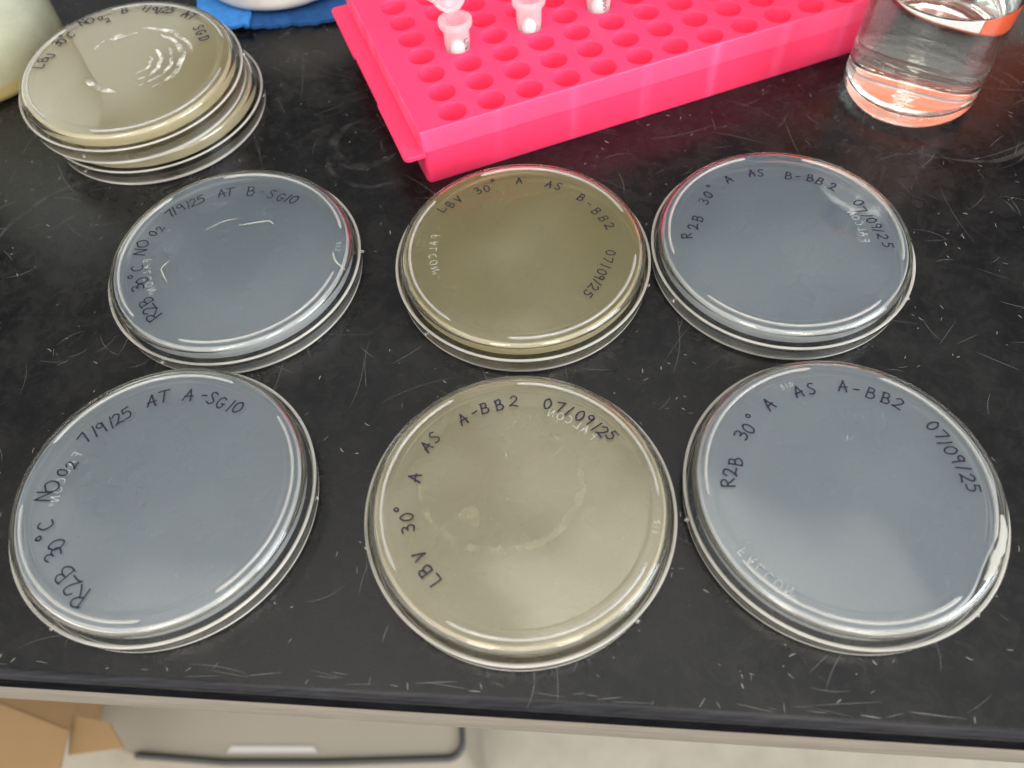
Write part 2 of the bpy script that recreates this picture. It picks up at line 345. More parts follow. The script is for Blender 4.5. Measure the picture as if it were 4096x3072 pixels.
# ------------------------------------------------------------------ hand-written strokes (unit box: x -0.35..0.35, y -0.5..0.5)
GL = {
 'R': [[(-.25, -.5), (-.24, .48)], [(-.3, .42), (.05, .5), (.26, .3), (.1, .05), (-.2, 0)], [(-.05, 0), (.1, -.25), (.32, -.5)]],
 '2': [[(-.28, .3), (-.05, .5), (.22, .35), (.15, .05), (-.1, -.25), (-.3, -.45)], [(-.3, -.45), (-.05, -.4), (.34, -.46)]],
 'B': [[(-.24, -.48), (-.22, .48)], [(-.28, .44), (.1, .48), (.2, .25), (.05, .06), (-.2, .02)], [(-.15, .04), (.2, 0), (.3, -.25), (.1, -.47), (-.28, -.48)]],
 '3': [[(-.26, .42), (0, .5), (.2, .33), (.08, .1), (-.1, .05)], [(-.08, .05), (.2, 0), (.26, -.25), (.05, -.48), (-.28, -.4)]],
 '0': [[(0, .48), (-.24, .25), (-.27, -.2), (-.05, -.48), (.2, -.3), (.27, .1), (.14, .42), (-.03, .48)]],
 'O': [[(0, .45), (-.32, .2), (-.3, -.25), (0, -.47), (.3, -.25), (.33, .15), (.12, .44), (-.04, .45)]],
 'o': [[(0, .5), (-.14, .38), (-.1, .2), (.05, .17), (.15, .32), (.08, .48), (-.02, .5)]],
 'C': [[(.28, .38), (.05, .5), (-.22, .25), (-.26, -.15), (-.05, -.45), (.28, -.38)]],
 'N': [[(-.28, -.5), (-.24, .48)], [(-.26, .46), (.0, 0), (.24, -.46)], [(.26, -.48), (.28, .5)]],
 '7': [[(-.3, .38), (0, .42), (.28, .44)], [(.28, .44), (.12, 0), (-.05, -.5)]],
 '/': [[(-.12, -.52), (.02, 0), (.14, .52)]],
 '9': [[(.2, .3), (0, .48), (-.22, .28), (-.1, .05), (.12, .1), (.22, .35)], [(.22, .38), (.2, 0), (.16, -.5)]],
 '5': [[(.28, .46), (-.18, .42)], [(-.18, .42), (-.22, .08)], [(-.22, .08), (.1, .1), (.25, -.15), (.08, -.45), (-.26, -.46)]],
 '1': [[(.0, .5), (-.03, -.5)]],
 'A': [[(-.32, -.5), (-.15, 0), (.02, .5)], [(.02, .5), (.15, 0), (.28, -.5)], [(-.3, -.12), (0, -.08), (.32, -.05)]],
 'T': [[(-.38, .42), (0, .46), (.36, .5)], [(0, .46), (-.02, -.5)]],
 'S': [[(.26, .4), (.02, .5), (-.2, .3), (-.05, .08), (.15, -.1), (.2, -.32), (-.02, -.5), (-.28, -.4)]],
 'G': [[(.25, .38), (.02, .48), (-.24, .22), (-.24, -.2), (0, -.46), (.2, -.3), (.22, -.05)], [(.05, -.05), (.32, -.03)]],
 '-': [[(-.2, -.02), (.2, .03)]],
 'L': [[(-.18, .5), (-.22, 0), (-.25, -.45)], [(-.25, -.45), (.0, -.47), (.3, -.42)]],
 'V': [[(-.28, .48), (-.1, -.05), (.0, -.46)], [(.0, -.46), (.14, .05), (.3, .46)]],
 'U': [[(-.26, .45), (-.26, -.2), (-.02, -.46), (.2, -.25), (.24, .45)]],
 'D': [[(-.2, -.48), (-.18, .46)], [(-.28, .44), (.15, .4), (.28, .0), (.1, -.4), (-.28, -.48)]],
 'F': [[(-.22, -.5), (-.22, .5)], [(-.22, .48), (.28, .48)], [(-.2, .05), (.16, .05)]],
 '6': [[(.16, .48), (-.12, .2), (-.22, -.2), (0, -.47), (.2, -.25), (.02, -.02), (-.18, -.15)]],
}
def glyph(bm, ch, x, y, ang, h, w, zc, jit=0.04, mirror=False, mi=0, sub=5):
    ca, sa = math.cos(ang), math.sin(ang)
    for st in GL[ch]:
        zc[0] += 0.004
        pts = []
        for u, v in st:
            u += random.uniform(-jit, jit) * 0.7; v += random.uniform(-jit, jit) * 0.7
            if mirror: u = -u
            pts.append((x + h * (u * ca - v * sa), y + h * (u * sa + v * ca)))
        ribbon(bm, smoothline(pts, sub), w, zc[0], mi)
def writing(entries, z, w=0.52):
    bm = bmesh.new(); zc = [z]
    for ch, x, y, h in entries:
        ang = math.atan2(y, x) - math.pi / 2 + random.uniform(-.10, .10)
        glyph(bm, ch, x, y, ang, h, w * (0.9 if h < 3.6 else 1.0) * random.uniform(.92, 1.08), zc)
    return bm
TEXT = {'D1': [('R',-15.9,-31.3,5.6),('2',-18.7,-28.1,5.2),('B',-21.8,-24.6,5.2),('3',-26.3,-18.3,4.8),('0',-26.0,-15.5,4.6),('o',-30.4,-12.6,4.3),('C',-30.6,-9.3,4.3),('N',-33.7,0.1,4.8),('O',-31.8,3.1,4.8),('0',-29.8,7.5,3.4),('2',-27.6,9.9,3.4),('7',-25.9,18.9,4.3),('/',-23.2,20.9,4.3),('9',-21.3,22.1,4.3),('/',-18.7,23.7,4.3),('2',-16.9,24.8,4.3),('5',-14.5,26.7,4.3),('A',-7.3,30.5,4.3),('T',-3.7,31.9,4.3),('A',4.2,31.6,4.3),('-',9.2,30.9,4.3),('S',11.9,29.8,4.3),('G',14.9,27.7,4.3),('1',18.1,26.2,4.3),('0',20.4,25.5,4.3)],'D2': [('L',-24.4,-21.6,3.7),('B',-26.9,-18.8,3.7),('V',-28.3,-14.4,3.7),('3',-31.5,-6.2,3.7),('0',-31.9,-2.6,3.7),('o',-33.7,-0.2,3.7),('A',-29.7,9.6,3.7),('A',-26.2,19.6,3.7),('S',-23.8,22.4,3.7),('A',-15.1,27.9,3.7),('-',-11.4,30.0,3.7),('B',-8.4,31.1,3.7),('B',-3.9,31.9,3.7),('2',0.7,32.8,3.7),('0',11.0,30.9,3.7),('7',14.7,29.5,3.7),('/',17.2,27.8,3.7),('0',20.3,25.9,3.7),('9',22.9,24.2,3.7),('/',24.7,21.7,3.7),('2',26.3,19.9,3.7),('5',28.9,18.4,3.7)],'D3': [('R',-33.1,3.2,3.9),('2',-31.7,6.4,3.9),('B',-29.5,9.5,3.9),('3',-25.9,18.1,3.9),('0',-23.4,20.0,3.9),('o',-21.6,23.4,3.9),('A',-15.5,27.8,3.9),('A',-5.7,31.4,3.9),('S',-1.6,32.0,3.9),('A',8.0,32.0,3.9),('-',11.7,30.4,3.9),('B',15.5,28.8,3.9),('B',19.3,26.6,3.9),('2',22.4,24.4,3.9),('0',29.8,16.1,3.9),('7',31.3,12.9,3.9),('/',31.1,10.3,3.9),('0',31.9,7.7,3.9),('9',33.0,4.8,3.9),('/',33.4,2.0,3.9),('2',33.4,-1.2,3.9),('5',34.0,-4.3,3.9)],'D4': [('R',-22.9,-26.3,5.0),('2',-24.7,-23.3,4.8),('B',-26.6,-19.9,4.8),('3',-30.6,-13.0,4.2),('0',-29.7,-10.0,4.2),('o',-32.9,-7.7,4.2),('C',-32.4,-4.2,4.2),('N',-33.0,3.5,4.6),('O',-32.8,7.4,4.6),('0',-29.9,12.2,3.2),('2',-27.6,14.2,3.0),('7',-25.3,21.7,4.2),('/',-23.9,23.0,4.2),('9',-21.7,24.3,4.2),('/',-19.2,25.5,4.2),('2',-17.2,26.4,4.2),('5',-14.8,28.0,4.2),('A',-7.3,30.2,4.2),('T',-4.1,30.6,4.2),('B',3.7,30.1,4.6),('-',8.1,29.2,4.2),('S',11.8,27.5,4.2),('G',15.4,25.5,4.2),('1',18.2,24.7,4.2),('0',20.5,23.7,4.2)],'D5': [('L',-27.7,21.3,3.4),('B',-24.5,23.3,3.4),('V',-21.5,25.7,3.4),('3',-14.1,29.3,3.4),('0',-10.8,30.1,3.4),('o',-8.3,33.0,3.4),('A',1.3,32.9,3.4),('A',12.2,29.8,3.4),('S',15.5,28.3,3.4),('B',23.1,21.7,3.4),('-',25.6,18.1,3.4),('B',27.7,14.3,3.4),('B',29.8,10.4,3.4),('2',31.4,6.7,3.4),('0',30.2,-6.0,3.4),('7',29.0,-9.0,3.4),('/',27.7,-11.7,3.4),('0',26.1,-14.3,3.4),('9',25.1,-16.4,3.4),('/',24.1,-18.5,3.4),('2',22.5,-20.5,3.4),('5',20.5,-23.1,3.4)],'D6': [('R',-33.2,3.1,3.6),('2',-30.2,7.1,3.6),('B',-27.9,10.8,3.6),('3',-24.1,18.9,3.6),('0',-21.9,22.0,3.6),('o',-20.3,25.5,3.6),('A',-13.2,29.0,3.6),('A',-4.2,31.3,3.6),('S',-0.9,31.0,3.6),('B',8.7,28.4,3.6),('-',11.9,27.5,3.6),('B',16.0,26.3,3.6),('B',19.1,24.3,3.6),('2',22.7,21.1,3.6),('0',29.5,12.2,3.6),('7',29.6,8.6,3.6),('/',30.3,5.8,3.6),('0',31.3,3.3,3.6),('9',32.1,0.7,3.6),('/',32.0,-1.5,3.6),('2',32.7,-4.4,3.6),('5',33.3,-8.3,3.6)]}
TOPTEXT = [('L',-36.1,2.2,4.2),('B',-35.2,6.0,4.2),('U',-32.8,8.4,4.2),('3',-31.8,16.3,4.2),('0',-30.2,17.7,4.2),('o',-30.3,20.4,4.2),('C',-27.5,21.7,4.2),('N',-24.3,29.7,4.2),('O',-21.1,30.6,4.2),('0',-16.9,31.6,3.0),('2',-13.6,29.9,3.0),('B',-7.6,36.1,4.2),('7',0.4,37.2,4.2),('/',2.7,35.8,4.2),('9',5.6,34.9,4.2),('/',7.7,34.1,4.2),('2',10.1,34.3,4.2),('5',12.9,33.9,4.2),('A',19.5,30.4,4.2),('T',22.8,28.6,4.2),('S',26.2,20.6,4.2),('G',27.6,17.1,4.2),('D',29.6,13.0,4.2)]
# ------------------------------------------------------------------ setting: floor and bench
bm = bmesh.new(); box(bm, -4000, 4000, -3000, 4000, -910, -900)
fl = link('floor', bm, M['floor'], smooth=False); tag(fl, kind='structure')
# the black resin bench: the front edge runs from (-146.5, 64.2) to (121.2, 28.6)
EA = math.atan2(28.6 - 64.2, 121.2 + 146.5); EX, EY = math.cos(EA), math.sin(EA); NX, NY = -EY, EX   # N points to the back
def bench_pt(s, d, z): return (-12.65 + EX * s + NX * d, 46.4 + EY * s + NY * d, z)
prof = [(900, 0), (.6, 0), (0, -.03), (-.9, -.4), (-1.7, -1.3), (-2.3, -2.8), (-2.75, -5.6), (-2.95, -10), (-2.6, -10.3), (-2.65, -30.0), (-1.9, -31.0), (900, -31.0)]
bench = empty('lab_bench', (0, 0, 0)); tag(bench, kind='structure')
def strip(prof, mi_of):
    bm = bmesh.new(); S = [-900, -300, -200, -100, 0, 100, 200, 300, 900]
    rows = [[bm.verts.new(bench_pt(s, d, z)) for s in S] for d, z in prof]
    for i, (a, b) in enumerate(zip(rows, rows[1:])):
        for k in range(len(S) - 1): bm.faces.new((a[k], b[k], b[k + 1], a[k + 1])).material_index = mi_of(i)
    return bm
bm = strip(prof, lambda i: 0 if i < 2 else (1 if i < 5 else (7 if i < 7 else 2)))
# scratches and stains worn into the top
def scr(x, y, ang, L, w, mi, curve=0.0, z=None):
    n = 7; pts = []
    for k in range(n):
        u = k / (n - 1) - .5; a = ang + curve * u
        pts.append(Vector((x + L * u * math.cos(a), y + L * u * math.sin(a))))
    scr.z += 0.000012
    ribbon(bm, pts, w, 0.012 + (scr.z if z is None else z), mi, taper=(.25, 1, .25), cap=False)
scr.z = 0.0
def on_bench(x, y): return (x + 12.65) * NX + (y - 46.4) * NY > .8
rr = random.Random(5)
for k in range(2300):
    x, y = rr.uniform(-290, 290), rr.uniform(30, 430)
    if not on_bench(x, y): continue
    q = rr.random()
    if q < .62: scr(x, y, rr.choice((1.2, 1.75, 2.3, .5, -.4)) + rr.gauss(0, .5), rr.uniform(.4, 2.2), rr.uniform(.10, .28), 3 if rr.random() < .5 else 4, rr.uniform(-.5, .5))
    elif q < .9: scr(x, y, rr.uniform(0, 3.14), rr.uniform(3, 14), rr.uniform(.06, .13), 4, rr.uniform(-.5, .5))
    else: scr(x, y, rr.uniform(0, 3.14), rr.uniform(8, 40), rr.uniform(.05, .11), 4, rr.uniform(-.35, .35))
for k in range(60):          # worn front lip
    s, d = rr.uniform(-260, 260), abs(rr.gauss(0, 1.6)) + .9
    x, y, _ = bench_pt(s, d, 0)
    if rr.random() < .7: scr(x, y, EA + rr.gauss(0, .12), rr.uniform(2, 12), rr.uniform(.06, .16), 3 if rr.random() < .3 else 4)
    else: scr(x, y, EA + rr.uniform(.6, 2.4), rr.uniform(1, 3), rr.uniform(.1, .2), 4 if rr.random() < .5 else 3)
for x, y, a, L, w in ((14, 52.5, 1.65, 6, 1.0), (18, 50, 1.7, 2, .6), (60, 49, 1.2, 3, .8), (64, 49.3, 1.15, 3.4, .8), (54, 49, 1.2, 2, .7), (70, 55, .8, 9, .5), (103, 66, .2, 2.2, 1.3), (109, 66, .4, 1.3, 1.0),
                      (-140, 168, 1.2, 6, 1.2), (-138, 172, .8, 4, .9), (-150, 178, 1.0, 4, .8), (-70, 155, 1.4, 5, .9), (112, 170, .5, 3, 1), (123, 222, -.4, 7, 1.6), (34, 145, 1, 3, .8), (-125, 190, .7, 8, .7)):
    scr(x, y, a, L, w, 5, .3)
    for k in range(4): scr(x + rr.gauss(0, 1.4), y + rr.gauss(0, 1.4), a + rr.gauss(0, .5), L * rr.uniform(.15, .5), w * rr.uniform(.3, .6), 5, .4)
def smear(pts, w): 
    scr.z += .004
    ribbon(bm, smoothline(pts, 8), w, .06 + scr.z, 6, taper=(.2, 1, .2), cap=False)
for cx_, cy_, r_, a0_, a1_, w_ in ((190, 262, 33, -120, 50, 2.2), (182, 258, 36, -70, 60, 1.2), (-150, 215, 46, 60, 190, 2.0), (-52, 268, 14, 100, 330, 4.0), (-48, 262, 20, 150, 300, 2.0), (150, 140, 40, -30, 70, 1.5), (-60, 250, 45, 40, 80, 5)):
    smear([(cx_ + r_ * math.cos(R(a)) + rr.uniform(-.6, .6), cy_ + r_ * math.sin(R(a)) + rr.uniform(-.6, .6)) for a in range(a0_, a1_, 12)], w_)
bo = link('bench_top', bm, [M['bench'], M['nose'], M['sawn'], M['scratch'], M['faint'], M['stain'], M['smear'], M['dull']], parent=bench)

# ------------------------------------------------------------------ petri dishes
ZR, RB, ZT, RL = 7.86, 42.88, 12.69, 44.3
def lid_mesh():
    bm = bmesh.new()
    p = fil(RL - 1.0, 1.0, 1.0, -90, -8, 6) + [(RL + .06, 1.75), (RL + .1, 1.9), (45.0, 6.6)] + fil(44.55, ZR - .45, .5, 0, 180, 6) + [(43.85, 6.4), (43.65, 1.9)] + fil(43.0, 1.6, .6, 0, -90, 4) + [(42.8, 1.0), (20, 1.0), (0, 1.0)]
    p = [(0, 0.0), (20, 0.0), (43.0, 0.0)] + p
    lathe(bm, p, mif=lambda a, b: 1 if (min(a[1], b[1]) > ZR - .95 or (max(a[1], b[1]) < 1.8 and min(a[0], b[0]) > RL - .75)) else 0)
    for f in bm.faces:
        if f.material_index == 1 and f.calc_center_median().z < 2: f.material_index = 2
    for a in (15, 135, 255):          # moulding nubs at the rim
        m = bmesh.ops.create_icosphere(bm, subdivisions=2, radius=.55, matrix=Matrix.Translation((45.25 * math.cos(R(a)), 45.25 * math.sin(R(a)), 5.2)))
    fixn(bm); return bm
def base_mesh():
    bm = bmesh.new()
    p = [(0, ZT), (20, ZT), (36.5, ZT), (36.6, ZT), (36.85, ZT + .10), (37.15, ZT + .10), (37.4, ZT), (37.5, ZT), (40.9, ZT), (41.2, ZT)] + fil(RB - 1.6, ZT - 1.6, 1.6, 90, 6, 8) + [(43.05, 7.0), (43.2, 1.9)] + fil(42.75, 1.75, .45, 0, -180, 5) + [(42.25, 4), (41.95, 8.6), (41.7, ZT - 1.9)] + fil(41.0, ZT - 1.75, .7, 0, 90, 4) + [(40.9, ZT - 1.05), (20, ZT - 1.05), (0, ZT - 1.05)]
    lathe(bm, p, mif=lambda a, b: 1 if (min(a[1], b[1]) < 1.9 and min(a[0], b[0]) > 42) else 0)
    fixn(bm)
    rs = random.Random(21)
    for k in range(34):           # hairline scratches on the flat face
        a, q = rs.uniform(0, 6.28), 36 * math.sqrt(rs.random()); L = rs.choice((.8, 1.5, 2.5, 4, 9)); an = rs.uniform(0, 3.14)
        pts = smoothline([(q * math.cos(a) + u * L * math.cos(an + .3 * u), q * math.sin(a) + u * L * math.sin(an + .3 * u)) for u in (-.5, 0, .5)], 3)
        ribbon(bm, pts, rs.uniform(.07, .16), ZT + .006 + k * .0002, 3, taper=(.3, 1, .3), cap=False)
    for a0 in (0, 120, 240):          # three raised stacking ridges, each a quarter turn
        n = 44; r0, r1, h = 38.85, 39.65, .55
        sec = [(r0 - .1, -.02), (r0, .3), (r0 + .18, h - .06), ((r0 + r1) / 2, h), (r1 - .18, h - .06), (r1, .3), (r1 + .1, -.02)]
        rows = []
        for k in range(n + 1):
            a = R(a0 + 90 * k / n); sc = 1 if 0 < k < n else .35
            rows.append([bm.verts.new((((r - (r0 + r1) / 2) * sc + (r0 + r1) / 2) * math.cos(a), ((r - (r0 + r1) / 2) * sc + (r0 + r1) / 2) * math.sin(a), ZT + z * (1 if sc == 1 else .5) + .001)) for r, z in sec])
        m = len(sec)
        for a, b in zip(rows, rows[1:]):
            for i in range(m): bm.faces.new((a[i], a[(i + 1) % m], b[(i + 1) % m], b[i])).material_index = 2
        bm.faces.new(rows[0]).material_index = 2; bm.faces.new(rows[-1][::-1]).material_index = 2
    fixn(bm); return bm
def agar_mesh(rf=None):
    bm = bmesh.new(); zt = ZT - 1.10; n = 150
    rf = rf or (lambda a: 41.55)
    prof = [(0, zt), (.5, zt), (.97, zt), (.98, zt), (.993, zt - .25), (1, zt - .8), (1, 7.5), (.985, 7.75), (.965, 7.95), (.93, 8.06), (.89, 8.1), (.88, 8.1), (.5, 8.1), (0, 8.1)]
    rings = []
    for q, z in prof:
        if q == 0: rings.append([bm.verts.new((0, 0, z))])
        else: rings.append([bm.verts.new((q * rf(2 * math.pi * k / n) * math.cos(2 * math.pi * k / n), q * rf(2 * math.pi * k / n) * math.sin(2 * math.pi * k / n), z)) for k in range(n)])
    for ri, (a, b) in enumerate(zip(rings, rings[1:])):
        for k in range(n):
            k2 = (k + 1) % n
            if len(a) == 1: f = bm.faces.new((a[0], b[k], b[k2]))
            elif len(b) == 1: f = bm.faces.new((a[k], b[0], a[k2]))
            else: f = bm.faces.new((a[k], b[k], b[k2], a[k2]))
            if 3 <= ri <= 6: f.material_index = 1
    fixn(bm); return bm
def bump_ang(a, c, w): 
    d = (a - c + math.pi) % (2 * math.pi) - math.pi
    return math.exp(-(d / w) ** 2)
LIDM = BASEM = None
DISHES = 'inverted agar plates on the bench'
def emboss(rad, ang, h=3.4, num=None):
    bm = bmesh.new(); zc = [ZT + .012]
    if num:
        s, x, y = num; r = math.hypot(x, y); a = math.degrees(math.atan2(y, x))
        for k, ch in enumerate(s):
            an = R(a - (k - 1) * 2.3); glyph(bm, ch, r * math.cos(an), r * math.sin(an), an - math.pi / 2, 1.6, .16, zc, .0)
    if rad:
        for k, ch in enumerate('FALCON'):
            an = R(ang + (k - 2.5) * (4.6 if rad > 34 else 5.6)); glyph(bm, ch, rad * math.cos(an), rad * math.sin(an), an - math.pi / 2, h * .8, .2, zc, .0, mirror=True)
        an = R(ang + 3.1 * (4.6 if rad > 34 else 5.6)); glyph(bm, 'o', rad * math.cos(an), rad * math.sin(an), an - math.pi / 2, 2.6, .14, zc, .0)
    return bm
def dish(cx, cy, label, agar, text, arc0, lidrot, falcon, num=None, z=0, tilt=(0, 0), tears=None, rf=None, agar_label=None):
    global LIDM, BASEM
    t = empty('petri_dish', (cx, cy, z), (tilt[0], tilt[1], 0)); tag(t, label, 'petri dish', DISHES)
    if LIDM is None:
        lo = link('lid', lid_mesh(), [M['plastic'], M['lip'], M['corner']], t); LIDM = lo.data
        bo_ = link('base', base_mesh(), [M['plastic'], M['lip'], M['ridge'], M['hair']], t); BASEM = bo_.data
    else:
        lo = bpy.data.objects.new('lid', LIDM); COL.objects.link(lo); lo.parent = t
        bo_ = bpy.data.objects.new('base', BASEM); COL.objects.link(bo_); bo_.parent = t
    lo.rotation_euler.z = R(lidrot); lo.location = (0, 0, 0.12 * MM); bo_.rotation_euler.z = R(arc0)
    ag = link('agar', agar_mesh(rf), [M[agar], M[agar + '_edge']], t)
    if agar_label: ag['label'] = agar_label
    if text:
        link('handwriting', writing(text, ZT + .02, .6 if z else .52), M['ink'], t, smooth=False)
    if falcon or num:
        if falcon: link('embossed_lettering', emboss(*falcon), M['emboss'], t, smooth=False)
        if num: link('mould_number', emboss(0, 0, num=num), M['emboss'], t, smooth=False)
    if tears:
        for pts, w in tears:
            bm = bmesh.new(); ribbon3(bm, pts, w, ZT - .945, .25); link('gel_tear', bm, M['tear'], ag)
    return t
def ribbon3(bm, pts, w, ztop, h):
    P = smoothline(pts, 5); n = len(P); rows = []
    for i, p in enumerate(P):
        d = (P[min(n - 1, i + 1)] - P[max(0, i - 1)]).normalized(); nn = Vector((-d.y, d.x))
        f = .35 + .65 * math.sin(math.pi * min(1, max(0, (i + .5) / n))) * random.uniform(.75, 1.2)
        rows.append([bm.verts.new((p.x + nn.x * w * f * c, p.y + nn.y * w * f * c, ztop - .12 - h * e)) for c, e in ((-.5, .4), (-.3, 0), (.3, 0), (.5, .5), (0, 1))])
    for a, b in zip(rows, rows[1:]):
        for i in range(5): bm.faces.new((a[i], a[(i + 1) % 5], b[(i + 1) % 5], b[i]))
    bm.faces.new(rows[0]); bm.faces.new(rows[-1][::-1]); fixn(bm)
d1 = dish(-105.5, 109.3, 'pale blue-grey agar plate at the front left corner of the bench, inked A-SG10', 'agar_blue', TEXT['D1'], -57, -20, (30, 168))
d2 = dish(-.6, 96.4, 'straw yellow agar plate at the front centre, nearest the bench edge, inked A-BB2', 'agar_yellow', TEXT['D2'], -123, -65, (30.0, 53), ('516', 37.2, -11.5))
dish(91.9, 93.4, 'pale blue agar plate at the front right with a white bubble at its right edge', 'agar_blue', TEXT['D3'], -150, 170, (37.6, -141), ('510', -8.6, 33.8),
     rf=lambda a: 41.55 - 2.4 * bump_ang(a, R(-40), .26) - .8 * bump_ang(a, R(-15), .2), agar_label='agar shrunk away from the wall at one side',
     tears=[([(39.0, -12.5), (37.6, -17), (34.9, -21.8), (33.2, -23.6), (30.2, -27.7), (27.6, -30)], 2.2)])
dish(-95.5, 200.35, 'pale blue agar plate with torn squiggles, below the stacked pair, inked B-SG10', 'agar_blue', TEXT['D4'], -109, -12, (29.5, -164), ('512', 38.1, -1.3),
     tears=[([(-11, 12.6), (-5, 16.2), (1, 17.1)], .5), ([(1, 13.5), (7, 14.3), (12, 14.6), (13.8, 12.4)], .7), ([(-21.8, -.8), (-24.2, -4.5), (-23.2, -7.2), (-21, -11.4)], .6), ([(36.2, -2.8), (36.8, -6), (38, -8.4), (40.6, -11.5)], .8)])
dish(7.2, 192.0, 'straw yellow agar plate touching the front corner of the pink rack, inked B-BB2', 'agar_yellow', TEXT['D5'], -101, 205, (31.2, 179))
d6 = dish(97.8, 188.05, 'pale blue agar plate in front of the glass bottle, inked B-BB2', 'agar_blue', TEXT['D6'], -143, 190, (27, 3))
dish(-141.1, 296.8, 'lower yellow agar plate of the stacked pair beside the jug', 'agar_cream', None, 30, -15, None)
dtop = dish(-145.3, 295.9, 'upper yellow agar plate of the stacked pair, inked LBV 30°C NO O2', 'agar_cream', TOPTEXT, -100, 0, None, z=13.35, tilt=(0.030, 0.012))

def agar_of(t): return [c for c in t.children if c.name.startswith('agar')][0]
def mark(t, name, items, m, z=ZT - 1.075):
    for k, (pts, w) in enumerate(items):
        bm = bmesh.new(); ribbon(bm, smoothline(pts, 5), w, z + .003 * k, taper=(.35, 1, .35), cap=False); link(name, bm, m, agar_of(t), smooth=False)
mark(d2, 'growth_ring', [([(-5 + 23.3 * math.cos(R(a)), 6 + 20.6 * math.sin(R(a))) for a in range(172, 405, 8)], 2.3)], M['growth'])
bm = bmesh.new(); bmesh.ops.create_circle(bm, cap_ends=True, segments=40, radius=3.3, matrix=Matrix.Translation((-14.2, -4, ZT - 1.08)) @ Matrix.Diagonal((.95, 1.1, 1, 1)))
link('growth_spot', bm, M['growth'], agar_of(d2), smooth=False)
bm = bmesh.new(); bmesh.ops.create_circle(bm, cap_ends=True, segments=60, radius=18, matrix=Matrix.Translation((0, 0, 0)))
lw = link('bacterial_lawn', bm, M['lawn'], agar_of(d6), loc=(9, -9, ZT - 1.08), smooth=False)
for k, (r, a0, a1, w) in enumerate(((7, -95, 40, 1.2), (11, -85, 60, 1.6), (15, -70, 55, 1.4), (19, -60, 70, 2.2), (22.5, 10, 100, 1.8), (20, 95, 150, 3.0), (18, 205, 262, 2.6))):
    bm = bmesh.new(); ribbon(bm, smoothline([(2 + r * 1.05 * math.cos(R(a)) + random.uniform(-.4, .4), 1 + r * math.sin(R(a)) + random.uniform(-.4, .4)) for a in range(a0, a1, 9)], 4), w, ZT - 1.078 + .003 * k, taper=(.2, 1, .2), cap=False)
    link('condensation_glint', bm, M['dew_glint'], agar_of(dtop), smooth=False)

# ------------------------------------------------------------------ pink tube rack
E1, E2 = (.94995, .3124), (-.3124, .94995)
def rk(u, v): return (-26.5 + E1[0] * u + E2[0] * v, 240.6 + E1[1] * u + E2[1] * v)
rack = empty('tube_rack', (-26.5, 240.6, 0), (0, 0, math.atan2(E1[1], E1[0])))
tag(rack, 'hot pink plastic tube rack with rows of round holes', 'tube rack')
PU, PV, U0, V0, NU, NV, HT = 15.585, 12.355, 14.9, 6.35, 12, 8, 25.3
LU, LV = U0 * 2 + PU * 11, 108
def rack_top():
    bm = bmesh.new(); seg = 32
    us = [0] + [U0 + PU * (i - .5) for i in range(NU + 1)] + [LU]
    vs = [0] + [V0 + PV * (j - .5) for j in range(1, NV)] + [V0 + PV * (NV - .5), LV]
    top = {}
    def V(u, v):
        k = (round(u, 3), round(v, 3))
        if k not in top: top[k] = bm.verts.new((u, v, HT))
        return top[k]
    for i in range(len(us) - 1):
        for j in range(len(vs) - 1):
            u0, u1, v0, v1 = us[i], us[i + 1], vs[j], vs[j + 1]
            hole = 1 <= i <= NU and j < NV
            if not hole:
                bm.faces.new((V(u0, v0), V(u1, v0), V(u1, v1), V(u0, v1))); continue
            cu, cv = U0 + PU * (i - 1), V0 + PV * j
            ring = lambda r, z: [bm.verts.new((cu + r * math.cos(2 * math.pi * k / seg), cv + r * math.sin(2 * math.pi * k / seg), z)) for k in range(seg)]
            A = ring(5.55, HT)
            cor = [V(u1, v1), V(u0, v1), V(u0, v0), V(u1, v0)]
            q = seg // 4
            for c in range(4):                     # four corner fans and four bridging quads
                s = c * q; 
                for k in range(q): bm.faces.new((cor[c], A[(s + k + 1) % seg], A[(s + k) % seg]))
                e = (s + q) % seg
                bm.faces.new((cor[c], cor[(c + 1) % 4], A[e]))
            B = ring(5.2, HT - .7); C_ = ring(5.05, 7); D_ = ring(3.6, 3.2)
            for a, b in ((A, B), (B, C_), (C_, D_)):
                for k in range(seg): bm.faces.new((a[k], a[(k + 1) % seg], b[(k + 1) % seg], b[k]))
            bm.faces.new(D_[::-1])
    bmesh.ops.remove_doubles(bm, verts=bm.verts[:], dist=.002)
    # skirt: rounded top edge, upper band, step, lower band tapering in
    edge = [(0, 0, LU, LV)]
    def loop(ins, z, rad=2.0):
        pts = []
        for cx_, cy_, a0 in ((LU - ins - rad, ins + rad, -90), (LU - ins - rad, LV - ins - rad, 0), (ins + rad, LV - ins - rad, 90), (ins + rad, ins + rad, 180)):
            for k in range(7): a = R(a0 + 15 * k); pts.append(bm.verts.new((cx_ + rad * math.cos(a), cy_ + rad * math.sin(a), z)))
        return pts
    loops = [loop(.0, HT - .02, .3), loop(-.25, HT - .35, .5), loop(-.35, HT - .9, .8), loop(-.3, 15.6, 1.6), loop(.25, 15.2, 1.6), loop(-.1, 1.0, 2.2), loop(.3, .05, 2.2)]
    for a, b in zip(loops, loops[1:]):
        for k in range(len(a)): bm.faces.new((a[k], b[k], b[(k + 1) % len(a)], a[(k + 1) % len(a)])).material_index = 1
    return bm
link('rack_body', rack_top(), [M['pink'], M['pink_wall']], rack)
